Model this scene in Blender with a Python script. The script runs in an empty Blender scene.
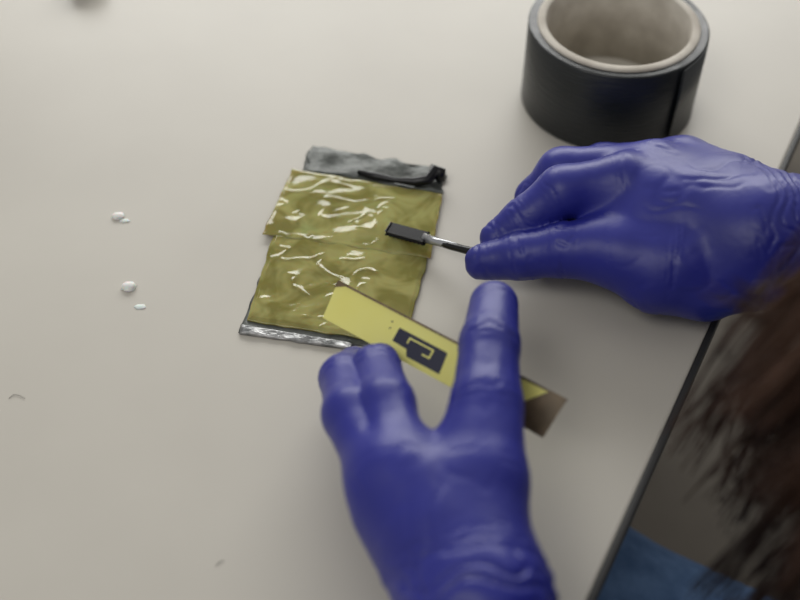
import bpy, bmesh, math, random
import numpy as np
from mathutils import Vector, noise
random.seed(4); np.random.seed(4)
scene=bpy.context.scene
scene.view_settings.view_transform='Standard'
TZ=0.75   # height of the table top, metres
def M(x,y,h=0.0):
    """point in millimetres on (or h above) the table top -> world metres"""
    return Vector((x/1000,y/1000,TZ+h/1000))
# ---------------- materials
def mat(name,col,rough=0.5,spec=0.5,**k):
    m=bpy.data.materials.new(name); m.use_nodes=True
    nt=m.node_tree; b=nt.nodes['Principled BSDF']
    b.inputs['Base Color'].default_value=(*col,1); b.inputs['Roughness'].default_value=rough
    b.inputs['Specular IOR Level'].default_value=spec
    for kk,vv in k.items(): b.inputs[kk.replace('_',' ')].default_value=vv
    return m,nt,b
def noisecol(nt,b,c1,c2,scale,detail=4,lo=.35,hi=.65,coord='Object',stretch=None,dist=0):
    tc=nt.nodes.new('ShaderNodeTexCoord'); n=nt.nodes.new('ShaderNodeTexNoise'); n.inputs['Scale'].default_value=scale; n.inputs['Detail'].default_value=detail; n.inputs['Distortion'].default_value=dist
    src=tc.outputs[coord]
    nt.links.new(src,n.inputs['Vector'])
    r=nt.nodes.new('ShaderNodeValToRGB'); r.color_ramp.elements[0].position=lo; r.color_ramp.elements[1].position=hi
    r.color_ramp.elements[0].color=(*c1,1); r.color_ramp.elements[1].color=(*c2,1)
    nt.links.new(n.outputs['Fac'],r.inputs[0]); nt.links.new(r.outputs[0],b.inputs['Base Color'])
def bump(nt,b,scale,strength,dist,stretch=None,detail=4):
    tc=nt.nodes.new('ShaderNodeTexCoord'); n=nt.nodes.new('ShaderNodeTexNoise'); n.inputs['Scale'].default_value=scale; n.inputs['Detail'].default_value=detail
    src=tc.outputs['Object']
    if stretch:
        mp=nt.nodes.new('ShaderNodeMapping'); mp.inputs['Scale'].default_value=stretch; nt.links.new(src,mp.inputs[0]); src=mp.outputs[0]
    nt.links.new(src,n.inputs['Vector'])
    bp=nt.nodes.new('ShaderNodeBump'); bp.inputs['Strength'].default_value=strength; bp.inputs['Distance'].default_value=dist
    nt.links.new(n.outputs['Fac'],bp.inputs['Height']); nt.links.new(bp.outputs[0],b.inputs['Normal'])
m_table,nt,b=mat('table_laminate',(.6,.58,.53),.42,.4)
noisecol(nt,b,(.545,.518,.462),(.59,.563,.502),6,6)
bump(nt,b,900,.08,.0003)
m_edge,nt,b=mat('table_edge_black',(.03,.03,.03),.5)
m_metal,nt,b=mat('painted_steel',(.25,.25,.26),.4,Metallic=.6)
m_glove,nt,b=mat('nitrile_glove_blue',(.035,.03,.34),.42,.5)
noisecol(nt,b,(.015,.019,.215),(.022,.027,.28),18,3)
bump(nt,b,260,.16,.0006,detail=5)
m_tape,nt,b=mat('duct_tape_black',(.013,.016,.018),.32,.5); bump(nt,b,60,.5,.001,stretch=(1,1,14))
m_card,nt,b=mat('cardboard_core',(.52,.45,.36),.8,.2); noisecol(nt,b,(.50,.46,.40),(.66,.62,.55),60,5)
m_foil,nt,b=mat('duct_tape_silver_grey',(.10,.11,.105),.42,.5,Metallic=.2); noisecol(nt,b,(.04,.045,.04),(.13,.14,.13),90,5); bump(nt,b,220,.6,.001)
m_foil2,nt,b=mat('duct_tape_crumpled_silver',(.35,.36,.36),.3,.5,Metallic=.6); noisecol(nt,b,(.14,.145,.145),(.45,.45,.45),120,5); bump(nt,b,260,.8,.0015)
m_gel,nt,b=mat('wet_olive_gel',(.17,.16,.035),.08,.5,Subsurface_Weight=.3)
b.inputs['Subsurface Scale'].default_value=.003
noisecol(nt,b,(.22,.20,.05),(.38,.355,.125),42,2,.38,.62,dist=1.5)
m_gel2,nt,b=mat('olive_gel_layer',(.24,.22,.05),.08,.5,Subsurface_Weight=.3)
b.inputs['Subsurface Scale'].default_value=.003
noisecol(nt,b,(.23,.21,.055),(.40,.375,.135),42,2,.38,.62,dist=1.5)
m_yel,nt,b=mat('yellow_plastic',(.9,.82,.12),.4,.4); noisecol(nt,b,(.97,.92,.26),(.98,.95,.32),30)
tr=nt.nodes.new('ShaderNodeBsdfTranslucent'); tr.inputs[0].default_value=(.98,.9,.25,1); mx=nt.nodes.new('ShaderNodeMixShader'); mx.inputs[0].default_value=.12
nt.links.new(b.outputs[0],mx.inputs[1]); nt.links.new(tr.outputs[0],mx.inputs[2]); nt.links.new(mx.outputs[0],nt.nodes['Material Output'].inputs[0])
m_brown,nt,b=mat('bronze_film',(.09,.065,.04),.4,.5,Metallic=.2); noisecol(nt,b,(.10,.07,.035),(.20,.14,.08),70)
m_navy,nt,b=mat('dark_ink',(.014,.016,.045),.4,.4)
m_blk,nt,b=mat('black_plastic',(.006,.006,.008),.25,.4)
m_fib,nt,b=mat('fibre_grey',(.12,.11,.10),.7,.2)
m_greyp,nt,b=mat('grey_metal_neck',(.45,.46,.48),.2,.5,Metallic=.6)
m_drop,nt,b=mat('white_droplet',(.85,.85,.82),.35,.4,Subsurface_Weight=.3)
b.inputs['Subsurface Scale'].default_value=.003
m_hair,nt,b=mat('brown_hair',(.035,.018,.010),.5,.25); noisecol(nt,b,(.016,.008,.005),(.070,.034,.021),12)
m_jean,nt,b=mat('denim',(.06,.13,.26),.85,.2); noisecol(nt,b,(.09,.17,.34),(.15,.26,.48),60,6); bump(nt,b,500,.5,.001)
m_floor,nt,b=mat('floor_linoleum',(.10,.085,.07),.6,.3); noisecol(nt,b,(.11,.095,.077),(.17,.15,.125),4,8)
m_wall,nt,b=mat('wall_paint',(.6,.59,.56),.8,.2); bump(nt,b,80,.1,.002)
m_sweat,nt,b=mat('dark_sweater',(.02,.018,.018),.9,.2); bump(nt,b,300,.6,.002)
m_skin,nt,b=mat('skin',(.55,.33,.24),.5,.4); bump(nt,b,300,.1,.001)
m_frame,nt,b=mat('window_frame_white',(.7,.7,.7),.4)
# ---------------- helpers
def link(o,parent=None):
    scene.collection.objects.link(o)
    if parent: o.parent=parent
    return o
def mesh_obj(name,verts,faces,m,parent=None,smooth=False):
    me=bpy.data.meshes.new(name); me.from_pydata([tuple(v) for v in verts],[],faces)
    me.materials.append(m); me.update()
    if smooth: me.polygons.foreach_set('use_smooth',[True]*len(me.polygons))
    return link(bpy.data.objects.new(name,me),parent)
def empty(name):
    o=bpy.data.objects.new(name,None); o.empty_display_size=.02; link(o)
    return o
def box(name,c,ax,ay,az,sx,sy,sz,m,parent=None,bev=0):
    bm=bmesh.new(); bmesh.ops.create_cube(bm,size=1)
    for v in bm.verts: v.co=c+ax*(v.co.x*sx)+ay*(v.co.y*sy)+az*(v.co.z*sz)
    if bev: bmesh.ops.bevel(bm,geom=bm.edges[:],offset=bev,segments=2,affect='EDGES',profile=.5)
    bmesh.ops.recalc_face_normals(bm,faces=bm.faces)
    me=bpy.data.meshes.new(name); bm.to_mesh(me); bm.free(); me.materials.append(m)
    return link(bpy.data.objects.new(name,me),parent)
X,Y,Z=Vector((1,0,0)),Vector((0,1,0)),Vector((0,0,1))
# --- organic bodies: blended round cones polygonised with surface nets
def surface_nets(f,org,h):
    nx,ny,nz=f.shape; s=f<0
    acc=np.zeros((nx-1,ny-1,nz-1,3)); cnt=np.zeros((nx-1,ny-1,nz-1))
    sl=lambda a,b,c:(slice(a,nx-1+a),slice(b,ny-1+b),slice(c,nz-1+c))
    for ax in range(3):
        for p in (0,1):
            for q in (0,1):
                c0=[0,0,0]; o=[i for i in range(3) if i!=ax]; c0[o[0]]=p; c0[o[1]]=q
                c1=list(c0); c1[ax]=1
                v0=f[sl(*c0)]; v1=f[sl(*c1)]; m=(v0<0)!=(v1<0)
                t=np.where(m,v0/np.where(m,v0-v1,1),0)
                for d in range(3): acc[...,d]+=np.where(m,c0[d]+(t if d==ax else 0),0)
                cnt+=m
    act=cnt>0; idx=-np.ones(act.shape,int); idx[act]=np.arange(act.sum())
    ii=np.argwhere(act); V=(ii+acc[act]/cnt[act][:,None])*h+org
    Fs=[]
    for ax in range(3):
        a,b=(ax+1)%3,(ax+2)%3
        s0=[slice(None)]*3; s1=[slice(None)]*3; s0[ax]=slice(0,-1); s1[ax]=slice(1,None)
        S0=s[tuple(s0)]; S1=s[tuple(s1)]
        e=np.argwhere(S0!=S1); ins=S0[tuple(e.T)]
        def cell(da,db):
            c=e.copy(); c[:,a]+=da; c[:,b]+=db; return c
        ok=(e[:,a]>=1)&(e[:,b]>=1)&(e[:,a]<f.shape[a]-1)&(e[:,b]<f.shape[b]-1)
        e=e[ok]; ins=ins[ok]
        q=np.stack([idx[tuple(cell(-1,-1).T)],idx[tuple(cell(0,-1).T)],idx[tuple(cell(0,0).T)],idx[tuple(cell(-1,0).T)]],1)
        q[~ins]=q[~ins][:,::-1]
        Fs.append(q)
    return V,np.concatenate(Fs)
def smin(a,b,k):
    h=np.maximum(k-np.abs(a-b),0)/k
    return np.minimum(a,b)-h*h*k*.25
def cone(Pts,a,b,r0,r1):
    ba=b-a; L=ba@ba
    t=np.clip(((Pts-a)@ba)/L,0,1)
    return np.linalg.norm(Pts-a-t[...,None]*ba,axis=-1)-(r0+(r1-r0)*t)
def sdf_mesh(palm,fingers,kp,kc,kpf,kff,h,pad=.006):
    allp=[x for c in palm for x in c]+[x for c in fingers for x in c]
    lo=np.min([np.array(p[:3])-p[3] for p in allp],0)-pad; hi=np.max([np.array(p[:3])+p[3] for p in allp],0)+pad
    n=np.ceil((hi-lo)/h).astype(int)+1
    g=np.stack(np.meshgrid(*[lo[i]+h*np.arange(n[i]) for i in range(3)],indexing='ij'),-1).astype(np.float32)
    def chain(c,k):
        d=None
        for p,q in zip(c[:-1],c[1:]):
            e=cone(g,np.array(p[:3],np.float32),np.array(q[:3],np.float32),p[3],q[3])
            d=e if d is None else smin(d,e,k)
        return d
    pd=None
    for c in palm:
        e=chain(c,kc); pd=e if pd is None else smin(pd,e,kp)
    out=None
    for c in fingers:
        e=smin(pd,chain(c,kc),kpf); out=e if out is None else smin(out,e,kff)
    if out is None: out=pd
    return surface_nets(out.astype(np.float64),lo,h)
def make_sdf(name,palm,fingers,m,parent,kp=.016,kc=.004,kpf=.009,kff=.0012,h=.0011,wr=None):
    V,Fc=sdf_mesh(palm,fingers,kp,kc,kpf,kff,h)
    o=mesh_obj(name,V.tolist(),Fc.tolist(),m,parent,True)
    me=o.data
    if wr:
        co=np.array([v.co[:] for v in me.vertices]); no=np.array([v.normal[:] for v in me.vertices])
        disp=wr(co); co=co+no*disp[:,None]
        me.vertices.foreach_set('co',co.ravel()); me.update()
    return o
def wrinkler(fingers,wrist,wdir):
    bones=[]
    for c in fingers:
        for i,(p,q) in enumerate(zip(c[:-1],c[1:])): bones.append((np.array(p[:3]),np.array(q[:3]),p[3],q[3],i))
    wrist=np.array(wrist); wdir=np.array(wdir)/np.linalg.norm(wdir)
    def f(co):
        best=np.full(len(co),1e9); T=np.zeros(len(co)); J=np.zeros(len(co)); AX=np.zeros((len(co),3))
        for a,b,r0,r1,i in bones:
            ba=b-a; L=np.linalg.norm(ba); t=np.clip((co-a)@ba/L/L,0,1)
            d=np.linalg.norm(co-a-t[:,None]*ba,axis=1)-(r0+(r1-r0)*t)
            m=d<best; best[m]=d[m]; T[m]=(t*L)[m]
            jd=np.minimum(t*L,(1-t)*L) if i>0 else t*L
            J[m]=jd[m]; AX[m]=ba/L
        out=np.zeros(len(co))
        fing=np.clip(1-(best-.001)/.006,0,1)
        wd=Vector(wdir); W0=Vector(wrist)
        for k in range(len(co)):
            p=Vector(co[k]); ax=Vector(AX[k])
            warp=Vector((noise.noise(p*55),noise.noise(p*55+Vector((9,3,1))),noise.noise(p*55+Vector((2,7,5)))))
            n=noise.noise(p*55+ax*(T[k]*260)+warp*.5); rid=max(0,1-abs(n)*5)
            d=-.0006*rid*math.exp(-(J[k]/.006)**2)*fing[k]
            s=(p-W0).dot(wd); lat=p-W0-wd*s
            r2=max(0,1-abs(noise.noise(lat*75+wd*(s*22)+warp*.7))*5)
            msk=max(0,min(1,.3+2*noise.noise(p*28)))
            d-=.0006*r2*msk*(1-.6*fing[k])
            ww=math.exp(-(s/.018)**2)
            d-=.0013*max(0,1-abs(noise.noise(p*34+wd*(s*150)+warp*1.2))*3.5)*ww
            d+=.0005*noise.noise(p*38)
            out[k]=d
        return out
    return f
# ---------------- room
fl=mesh_obj('floor',[(-3,-3,0),(3,-3,0),(3,3,0),(-3,3,0)],[(0,1,2,3)],m_floor)
wy=2.4
wall=empty('wall_back')
def wbox(n,x0,x1,z0,z1,m,par,th=.12,y=wy):
    return box(n,Vector(((x0+x1)/2,y+th/2,(z0+z1)/2)),X,Y,Z,x1-x0,th,z1-z0,m,par)
wx0,wx1,wz0,wz1=-1.4,1.6,1.3,2.45
wbox('wall_below_window',-3,3,0,wz0,m_wall,wall); wbox('wall_above_window',-3,3,wz1,3.4,m_wall,wall)
wbox('wall_left_part',-3,wx0,wz0,wz1,m_wall,wall); wbox('wall_right_part',wx1,3,wz0,wz1,m_wall,wall)
win=empty('window_1')
wbox('frame_bottom',wx0,wx1,wz0,wz0+.06,m_frame,win,.08,wy+.02); wbox('frame_top',wx0,wx1,wz1-.06,wz1,m_frame,win,.08,wy+.02)
for i,x in enumerate((wx0,(wx0+wx1)/2-.03,wx1-.06)): wbox('mullion_%d'%i,x,x+.06,wz0,wz1,m_frame,win,.08,wy+.02)
# ---------------- table
e=M(245.5,142.0)-M(80.4,-170.9); e.normalize(); n=Vector((-e.y,e.x,0))
tab=empty('table')
mid=M(80.4,-170.9)+e*.35
W=1.0; L=2.0
box('table_top',mid+n*(W/2+.001)-Z*.008,e,n,Z,L,W,.016,m_table,tab,.0015)
box('edge_band',mid-n*.0004-Z*.0056,e,n,Z,L,.0036,.010,m_edge,tab,.001)
for i,(a,bb) in enumerate(((-.93,.12),(.93,.12),(-.93,.9),(.93,.9))):
    box('leg_%d'%i,mid+e*a+n*bb-Z*(.016+.367),e,n,Z,.04,.04,.734,m_metal,tab,.003)
# ---------------- tape roll
tc=M(130.0,172.0)
def lathe(name,prof,c,m,par,N=96,closed=True):
    vs=[];fs=[];k=len(prof)
    for i in range(N):
        a=2*math.pi*i/N
        for r,z in prof: vs.append((c.x+r*math.cos(a),c.y+r*math.sin(a),c.z+z))
    for i in range(N):
        j=(i+1)%N
        for q in range(k if closed else k-1):
            q2=(q+1)%k; fs.append((i*k+q,j*k+q,j*k+q2,i*k+q2))
    return mesh_obj(name,vs,fs,m,par,True)
tape=empty('duct_tape_roll')
Ht=.055; R=.0535
prof=[(R,.001),(R,Ht-.001),(R-.001,Ht)]+[(R-.001-.0050*i/8,Ht-.0004*(i%2)) for i in range(1,8)]+[(.0480,Ht),(.0480,0),(R-.001,0)]
lathe('tape_windings',prof,tc,m_tape,tape)
lathe('cardboard_core',[(.0481,.0005),(.0481,Ht+.0006),(.0477,Ht+.001),(.0435,Ht+.001),(.0431,Ht+.0006),(.0431,.0005)],tc,m_card,tape)
vs=[];fs=[]
for i in range(14):
    a=math.radians(-56+i*2.6); rr=R+.0004+.0018*max(0,(1-i/9))**2
    for j in range(2): vs.append((tc.x+rr*math.cos(a),tc.y+rr*math.sin(a),tc.z+.001+j*(Ht-.002)))
for i in range(13): fs.append((2*i,2*i+2,2*i+3,2*i+1))
fo=mesh_obj('loose_end',vs,fs,m_tape,tape,True); sm=fo.modifiers.new('s','SOLIDIFY'); sm.thickness=.0004
# ---------------- gel pad
pad=empty('gel_sample_pad')
def sheet(name,c00,c10,c11,c01,z0,z1,m,nu=60,nv=60,amp=0.0,fr=60,jag=0.0,seed=0,wet=0,swet=2):
    """solid thin slab over a quad of the table top; wet = height of the liquid ridges"""
    vs=[];fs=[]
    def q(s,t): return c00*(1-s)*(1-t)+c10*s*(1-t)+c11*s*t+c01*(1-s)*t
    cen=q(.5,.5)
    for lay in (0,1):
        for i in range(nu+1):
            for j in range(nv+1):
                s,t=i/nu,j/nv; p=q(s,t).copy()
                ed=min(s,1-s,t,1-t)
                jn=noise.noise(Vector((p.x*120,p.y*120,seed)))*jag*max(0,1-ed*12)
                d=(p-cen); d.z=0; d.normalize(); p+=d*jn
                z=TZ+(z0 if lay==0 else z1)
                if lay==1:
                    nn=noise.noise(Vector((p.x*fr,p.y*fr*.7,seed+3)))
                    z+=amp*nn*min(1,ed*14)-(z1-z0)*.5*max(0,1-ed*40)
                    if wet:
                        cover=max(0,min(1,(swet-s)*8))*min(1,ed*12)
                        xx=p.x*.95+p.y*.3; yy=p.y*.95-p.x*.3
                        wx=noise.noise(Vector((p.x*60,p.y*60,seed)))*.8
                        a=noise.noise(Vector((xx*62+wx,yy*95-wx,seed+7)))
                        mk=max(0,min(1,.5+3*noise.noise(Vector((p.x*70,p.y*70,seed+21)))))
                        z+=wet*math.exp(-(a/.13)**2)*mk*cover
                        z+=wet*1.2*noise.noise(Vector((xx*75,yy*105,seed+2)))*cover
                vs.append((p.x,p.y,z))
    K=(nu+1)*(nv+1); I=lambda i,j,l:l*K+i*(nv+1)+j
    for i in range(nu):
        for j in range(nv):
            fs.append((I(i,j,1),I(i+1,j,1),I(i+1,j+1,1),I(i,j+1,1)))
            fs.append((I(i,j,0),I(i,j+1,0),I(i+1,j+1,0),I(i+1,j,0)))
    for i in range(nu):
        fs.append((I(i,0,0),I(i+1,0,0),I(i+1,0,1),I(i,0,1))); fs.append((I(i,nv,0),I(i,nv,1),I(i+1,nv,1),I(i+1,nv,0)))
    for j in range(nv):
        fs.append((I(0,j,0),I(0,j,1),I(0,j+1,1),I(0,j+1,0))); fs.append((I(nu,j,0),I(nu,j+1,0),I(nu,j+1,1),I(nu,j,1)))
    return mesh_obj(name,vs,fs,m,pad,True)
sheet('tape_backing',M(-82.7,-22.8),M(1.0,-35.4),M(26.6,103.2),M(-56.0,112.2),0.0002,.0012,m_foil,50,50,.0002,90,.002,1)
sheet('crumpled_tape_bottom',M(-82.6,-18.1),M(-24.4,-30.8),M(-24.3,-34.7),M(-82.0,-24.1),.0004,.0022,m_foil2,70,10,.0007,180,.002,2)
sheet('folded_tape_top',M(-55.9,99.7),M(24.8,80.7),M(25.3,101.4),M(-53.0,123.2),.0012,.0026,m_foil,90,36,.0022,85,.005,5)
sheet('gel_base_layer',M(-79.2,-16.0),M(2.5,-32.1),M(24.1,77.3),M(-63.1,94.4),.0012,.0030,m_gel,200,200,.0002,35,.0012,11,.00055,.78)
sheet('gel_top_layer',M(-76.1,46.3),M(16.3,27.8),M(24.7,79.0),M(-63.0,100.6),.0029,.0034,m_gel2,190,140,.0002,35,.0012,17,.00055,.72)
def tube(name,ps,rs,m,par,N=14):
    vs=[];fs=[]
    for i,p in enumerate(ps):
        t=(ps[min(i+1,len(ps)-1)]-ps[max(i-1,0)]).normalized()
        a=t.cross(Z).normalized() if abs(t.z)<.99 else X.copy(); b2=a.cross(t).normalized()
        for k in range(N):
            an=2*math.pi*k/N; vs.append(p+a*(rs[i]*math.cos(an))+b2*(rs[i]*math.sin(an)))
    for i in range(len(ps)-1):
        for k in range(N): fs.append((i*N+k,(i+1)*N+k,(i+1)*N+(k+1)%N,i*N+(k+1)%N))
    fs.append(tuple(range(N))); fs.append(tuple(reversed(range((len(ps)-1)*N,len(ps)*N))))
    return mesh_obj(name,vs,fs,m,par,True)
kp=[(-24.5,96.9,4),(-14.5,92.8,4.5),(-2.9,89.4,4.5),(8.7,87.1,5),(16.1,86.6,7),(20.2,93.0,9),(23.1,92.4,8),(23.7,88.2,4)]
tube('rolled_tape_ridge',[M(*k) for k in kp],[.0012,.0024,.0017,.0028,.0030,.0040,.0038,.0026],m_blk,pad)
# ---------------- droplets, fibres
def blob(name,x,y,r,par=None,fl=.55,sx=1.2):
    bm=bmesh.new(); bmesh.ops.create_uvsphere(bm,u_segments=24,v_segments=14,radius=1)
    c=M(x,y)
    for w in bm.verts:
        k=1+.35*noise.noise(w.co*1.6+Vector((x,y,0)))
        w.co=Vector((c.x+w.co.x*r*sx*k,c.y+w.co.y*r*k,TZ+max(0,r*fl*(w.co.z+.35))))
    me=bpy.data.meshes.new(name); bm.to_mesh(me); bm.free(); me.materials.append(m_drop)
    me.polygons.foreach_set('use_smooth',[True]*len(me.polygons))
    return link(bpy.data.objects.new(name,me),par)
dr=empty('white_droplets')
blob('drop_1',-144.3,8.6,.0033,dr,.7); blob('drop_2',-159.5,63.2,.0028,dr,.6,1.3); blob('drop_3',-155.0,59.9,.0015,dr,.4,1.8); blob('drop_4',-136.3,-4.9,.0017,dr,.3,1.8)
fb=empty('loose_fibres')
for i,l in enumerate([[(-190.7,-65.0),(-188.8,-62.5),(-185.8,-63.2),(-182.9,-65.0)],[(-79.7,-155.0),(-78.1,-153.1),(-76.5,-152.6)]]):
    tube('fibre_%d'%i,[M(x,y,.4) for x,y in l],[.00013]*len(l),m_fib,fb,6)
cap=empty('black_screw_cap')
lathe('cap_shell',[(.0001,.014),(.011,.014),(.0125,.0125),(.013,.001),(.0128,0),(.0001,0)],M(-221.4,299.9),m_blk,cap,48,False)
# ---------------- yellow strip
st=empty('yellow_electrode_strip')
A=M(-30.1,-23.6,40); B=M(72.7,-100.0,46); C=M(-36.2,-39.4,30)
ax=(B-A); LS=ax.length; ax.normalize(); dn=(C-A); dn-=ax*dn.dot(ax); WS=dn.length; dn.normalize(); nr=ax.cross(dn).normalized()
if nr.z<0: nr=-nr
def SP(s,t,o=0): return A+ax*s*LS+dn*t*WS+nr*o
def poly(name,l,o0,o1,m):
    k=len(l); vs=[SP(s,t,o0) for s,t in l]+[SP(s,t,o1) for s,t in l]
    fs=[tuple(range(k)),tuple(range(2*k-1,k-1,-1))]+[(i,i+k,(i+1)%k+k,(i+1)%k) for i in range(k)]
    o=mesh_obj(name,vs,fs,m,st)
    bm=bmesh.new(); bm.from_mesh(o.data); bmesh.ops.recalc_face_normals(bm,faces=bm.faces); bm.to_mesh(o.data); bm.free(); return o
poly('yellow_plate',[(0.0,.0),(.995,.0),(.985,1),(0.02,1)],-.0014,.0,m_yel)
poly('brown_top_edge',[(0,-.02),(1,-.02),(1,.035),(0.04,.035),(0,.18)],-.0016,.0003,m_brown)
poly('brown_end_film',[(1,.02),(.93,.035),(.80,1.01),(.99,1.01)],.00005,.0003,m_brown)
poly('ink_patch',[(.32,.32),(.525,.32),(.535,.34),(.545,.86),(.40,.86),(.385,.70),(.32,.68)],.00002,.00015,m_navy)
poly('ink_trace_h',[(.375,.41),(.485,.41),(.485,.45),(.375,.45)],.0002,.0003,m_yel)
poly('ink_trace_v',[(.375,.45),(.381,.45),(.381,.57),(.375,.57)],.0002,.0003,m_yel)
poly('ink_trace_end',[(.478,.45),(.485,.45),(.485,.66),(.45,.66),(.45,.62),(.478,.62)],.0002,.0003,m_yel)
for i,(s,t) in enumerate(((.28,.25),(.285,.42))): poly('ink_dot_%d'%i,[(s,t),(s+.006,t),(s+.006,t+.035),(s,t+.035)],.0002,.0003,m_navy)
# ---------------- brush
br=empty('small_brush')
h0=M(-6.0,46.0,7.5); h1=M(14.1,37.4,8.5); dd=(h1-h0).normalized()
sd=dd.cross(Z).normalized(); upv=sd.cross(dd)
box('brush_head',(h0+h1)/2,dd,sd,upv,(h1-h0).length,.0062,.0024,m_blk,br,.001)
for i in range(9):
    for j in range(3):
        c=h0+dd*((i+.5)/9*(h1-h0).length)+sd*((j-1)*.0020)
        tube('tuft_%d_%d'%(i,j),[c,c-upv*.0034],[.0008,.0007],m_blk,br,6)
tube('neck',[h1-dd*.001,M(20.5,32.7,10.5),M(32.8,22.0,16)],[.0028,.0023,.0022],m_greyp,br,12)
tube('handle',[M(18.4,34.2,9.8),M(26.7,26.7,13.5),M(36.8,18.5,18),M(46.6,11.9,24)],[.0015,.0021,.0023,.0024],m_blk,br,12)
# ---------------- hands: joint tables (x, y, height above table, radius) in mm
def pts(l): return [(*M(x,y,h),r/1000) for x,y,h,r in l]
def hand(name,palm,fingers,wi,wd,**k):
    par=empty(name)
    palm=[pts(c) for c in palm]; fingers=[pts(c) for c in fingers]
    w=M(*wi); d=(M(*wd)-w)
    make_sdf('nitrile_glove',palm,fingers,m_glove,par,wr=wrinkler(fingers,w,d),**k)
    return par
Lpalm=[[(0.8,-142.2,54,12.5),(21.5,-167.6,52,16),(33.4,-190.5,47,20)],
 [(-6.5,-143.4,50,12.5),(12.5,-169.7,48,16),(27.3,-193.6,45,20)],
 [(-3.3,-153.7,40,12),(13.8,-174.0,40,16),(25.7,-196.6,43,19)],
 [(6.1,-165.1,32,11),(16.5,-182.2,35,15),(25.7,-199.7,41,18)],
 [(28.2,-129.8,50,13.5),(16.1,-148.2,50,13.5)],
 [(32.1,-194.1,46,22),(35.8,-228.4,45,23.5),(38.4,-252.9,45,28)]]
Lf=[[(33.7,-185.8,50,17),(33.6,-146.6,55,17.8),(36.1,-111.6,58,15),(39.2,-78.9,57.5,13.2),(43.0,-50.8,53,11.4)],   # thumb
 [(0.8,-142.2,54,13),(-5.9,-105.7,50,12.2),(-10.9,-75.5,36,11.2),(-8.1,-59.9,24,9)],                            # index
 [(-6.5,-143.4,50,13),(-21.0,-106.0,44,12.4),(-25.7,-76.0,30,11.2),(-22.1,-57.6,18,8.8)],                         # middle
 [(-3.3,-153.7,40,12),(-13.1,-120.3,26,10.5),(-4.6,-95.4,13,9),(4.6,-92.9,9.5,8)],                              # ring
 [(6.1,-165.1,32,10.5),(-2.2,-138.0,18,9),(3.6,-119.4,11,8),(10.8,-118.1,9,7.5)]]                               # little
hand('gloved_hand',Lpalm,Lf,(36.9,-197.3,46),(37.9,-228.4,45),kpf=.011)
Rpalm=[[(116.1,36.9,50,14.5),(147.5,20.2,46,18),(175.5,4.0,42,23)],
 [(134.7,52.4,46,13.5),(160.1,31.3,44,18),(178.9,8.3,42,23)],
 [(152.7,65.6,38,13),(171.5,37.2,40,18),(184.3,9.7,42,22)],
 [(164.4,67.4,30,12),(177.3,35.3,36,18),(186.6,6.7,40,21)],
 [(101.6,6.3,34,15),(128.3,-8.3,28,18.5),(152.9,-11.7,28,19.5),(180.5,-0.5,38,23)],
 [(105.7,35.6,30,11.5),(127.4,15.4,40,17),(171.0,4.6,40,24)],
 [(178.7,2.6,42,27.5),(223.7,1.4,46,28.5),(260.9,-2.0,50,30)]]
Rf=[[(139.6,-6.9,36,19),(111.1,1.3,34,16.5),(84.2,6.4,31,13.8),(63.4,8.0,25,12.2),(43.2,10.0,18.5,9.8)],        # thumb
 [(116.1,36.9,50,14),(84.2,33.7,46,13.4),(65.3,27.4,32,11.8),(50.8,22.2,24,9.2)],                               # index
 [(134.7,52.4,46,13.5),(87.5,60.6,36,12.8),(74.0,55.1,22,10.6),(70.9,44.1,13,8.8)],                             # middle
 [(152.7,65.6,38,13),(112.6,78.6,26,11.2),(97.9,68.7,14,9.5),(94.7,50.9,11,9)],                                 # ring
 [(164.4,67.4,30,12),(140.5,84.4,18,9.5),(121.1,72.6,12,8.8),(113.0,55.7,11,8)]]                                # little
hand('gloved_hand',Rpalm,Rf,(195.5,4.0,42),(224.1,2.8,46),kpf=.007,kff=.0008)
# ---------------- seated person (mostly out of frame)
per=empty('seated_person')
def w(x,y,z,r): return (x,y,TZ+z,r)
body=[[w(.47,-.30,-.30,.13),w(.47,-.30,-.05,.12),w(.44,-.28,.16,.12)],
 [w(.51,-.13,.20,.06),w(.42,-.28,.25,.06),w(.34,-.44,.20,.06)],
 [w(.51,-.12,.20,.055),w(.48,.02,.0,.045),w(.2587,-.0013,.05,.033)],
 [w(.34,-.45,.20,.055),w(.15,-.45,.03,.045),w(.0372,-.2512,.045,.033)]]
make_sdf('sweater_torso_and_arms',body,[],m_sweat,per,kp=.05,kc=.02,h=.007)
legs=[[w(.50,-.26,-.30,.085),w(.10,-.06,-.23,.064),w(.08,-.05,-.62,.045)],
 [w(.42,-.40,-.30,.085),w(.02,-.22,-.26,.062),w(.0,-.2,-.64,.045)],[w(.50,-.26,-.30,.09),w(.42,-.40,-.30,.09)]]
make_sdf('jeans',legs,[],m_jean,per,kp=.04,kc=.02,h=.007)
head=[[w(.42,-.28,.24,.05),w(.385,-.26,.32,.05)],[w(.385,-.26,.32,.05),w(.36,-.245,.41,.078),w(.33,-.23,.42,.078)],
 [w(.33,-.23,.40,.06),w(.30,-.214,.345,.032)],[w(.272,-.198,.385,.010),w(.262,-.193,.368,.012)]]
make_sdf('head',head,[],m_skin,per,kp=.03,kc=.01,h=.004)
cu=bpy.data.curves.new('long_hair','CURVE'); cu.dimensions='3D'; cu.bevel_depth=.0009; cu.bevel_resolution=1; cu.resolution_u=5
rg=random.Random(8)
def strand(ps,r):
    sp=cu.splines.new('NURBS'); sp.points.add(len(ps)-1)
    for i,p in enumerate(ps):
        sp.points[i].co=(*p,1); sp.points[i].radius=r*(1 if i<len(ps)-1 else .3)
    sp.order_u=4; sp.use_endpoint_u=True
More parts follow.
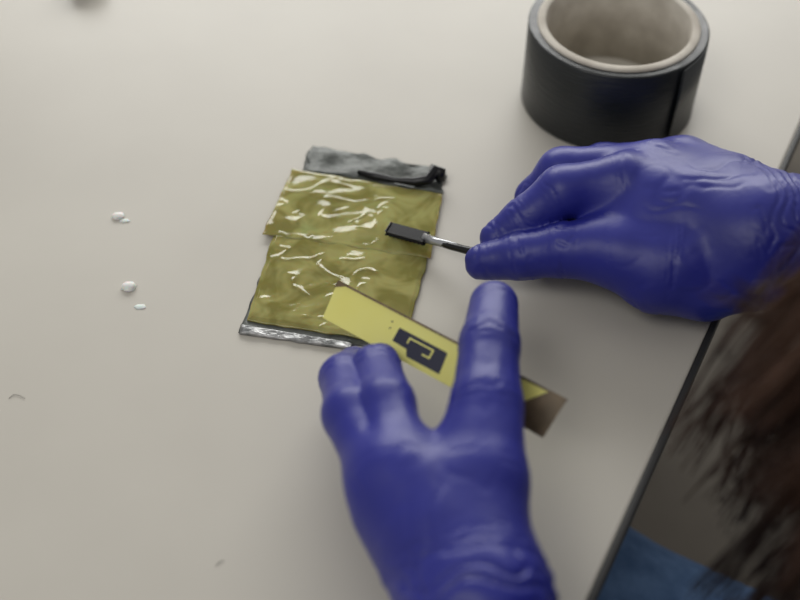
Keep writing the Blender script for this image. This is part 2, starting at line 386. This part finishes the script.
for lock in range(110):
    f=rg.random(); g=rg.random()
    root=Vector((.30+.05*g,-.24+.06*f,TZ+.47-.03*f))
    tipx=.096+.115*g+.010*f; tipy=-.325+.178*f; tipz=TZ+.05+.10*rg.random()+.015*f
    for k in range(22):
        j=lambda s:Vector([max(-2*s,min(2*s,rg.gauss(0,s))) for _ in range(3)])
        a=root+j(.006)
        b1=Vector((.255+.03*g,-.265+.09*f,TZ+.44))+j(.006)
        b2=Vector((tipx+.073,tipy-.012,TZ+.33))+j(.008)
        b3=Vector((tipx+.030+.012*math.sin(lock*3),tipy-.004+.010*math.cos(lock*2),TZ+.23))+j(.007)
        b4=Vector((tipx+.004+.014*math.sin(lock*5+1),tipy,TZ+.15))+j(.007)
        strand([a,b1,b2,b3,b4,Vector((tipx,tipy,tipz))+j(.006)],1)
for k in range(500):
    a=rg.uniform(0,2*math.pi); c=Vector((.35,-.24,TZ+.44))
    d=Vector((math.cos(a),math.sin(a),0))
    if d.dot(Vector((-.88,.47,0)))>.45: continue
    strand([c+Z*.065,c+d*.06+Z*.05,c+d*.088-Z*.0,c+d*.09-Z*.1,c+d*.10-Z*rg.uniform(.2,.3)],2.5)
cu.materials.append(m_hair)
ho=bpy.data.objects.new('long_hair',cu); link(ho,per)
# ---------------- lights
wl=bpy.data.worlds.new('World'); scene.world=wl; wl.use_nodes=True
bg=wl.node_tree.nodes['Background']; bg.inputs[0].default_value=(1,.985,.96,1); bg.inputs[1].default_value=.36
def area(name,loc,tgt,sx,sy,pw,col):
    l=bpy.data.lights.new(name,'AREA'); l.shape='RECTANGLE'; l.size=sx; l.size_y=sy; l.energy=pw; l.color=col
    o=bpy.data.objects.new(name,l); link(o); o.location=loc; o.rotation_euler=(Vector(tgt)-Vector(loc)).to_track_quat('-Z','Y').to_euler(); return o
area('window_daylight',(.1,2.35,1.87),(.1,0,.75),2.7,1.0,56,(1,.995,.97))
area('added_fill_light',(-.9,-1.0,2.7),(0,0,.75),1.2,.8,11,(1,.98,.94))  # unseen fill added behind the camera to brighten the yellow strip and gloves
# ---------------- camera
cam=bpy.data.cameras.new('camera'); co=bpy.data.objects.new('camera',cam); link(co)
co.location=(0,-.3881,1.1810); co.rotation_euler=(math.radians(42),0,0)
cam.sensor_width=36; cam.lens=49.5; cam.clip_start=.01
cam.dof.use_dof=True; cam.dof.focus_distance=.57; cam.dof.aperture_fstop=3.8
scene.camera=co
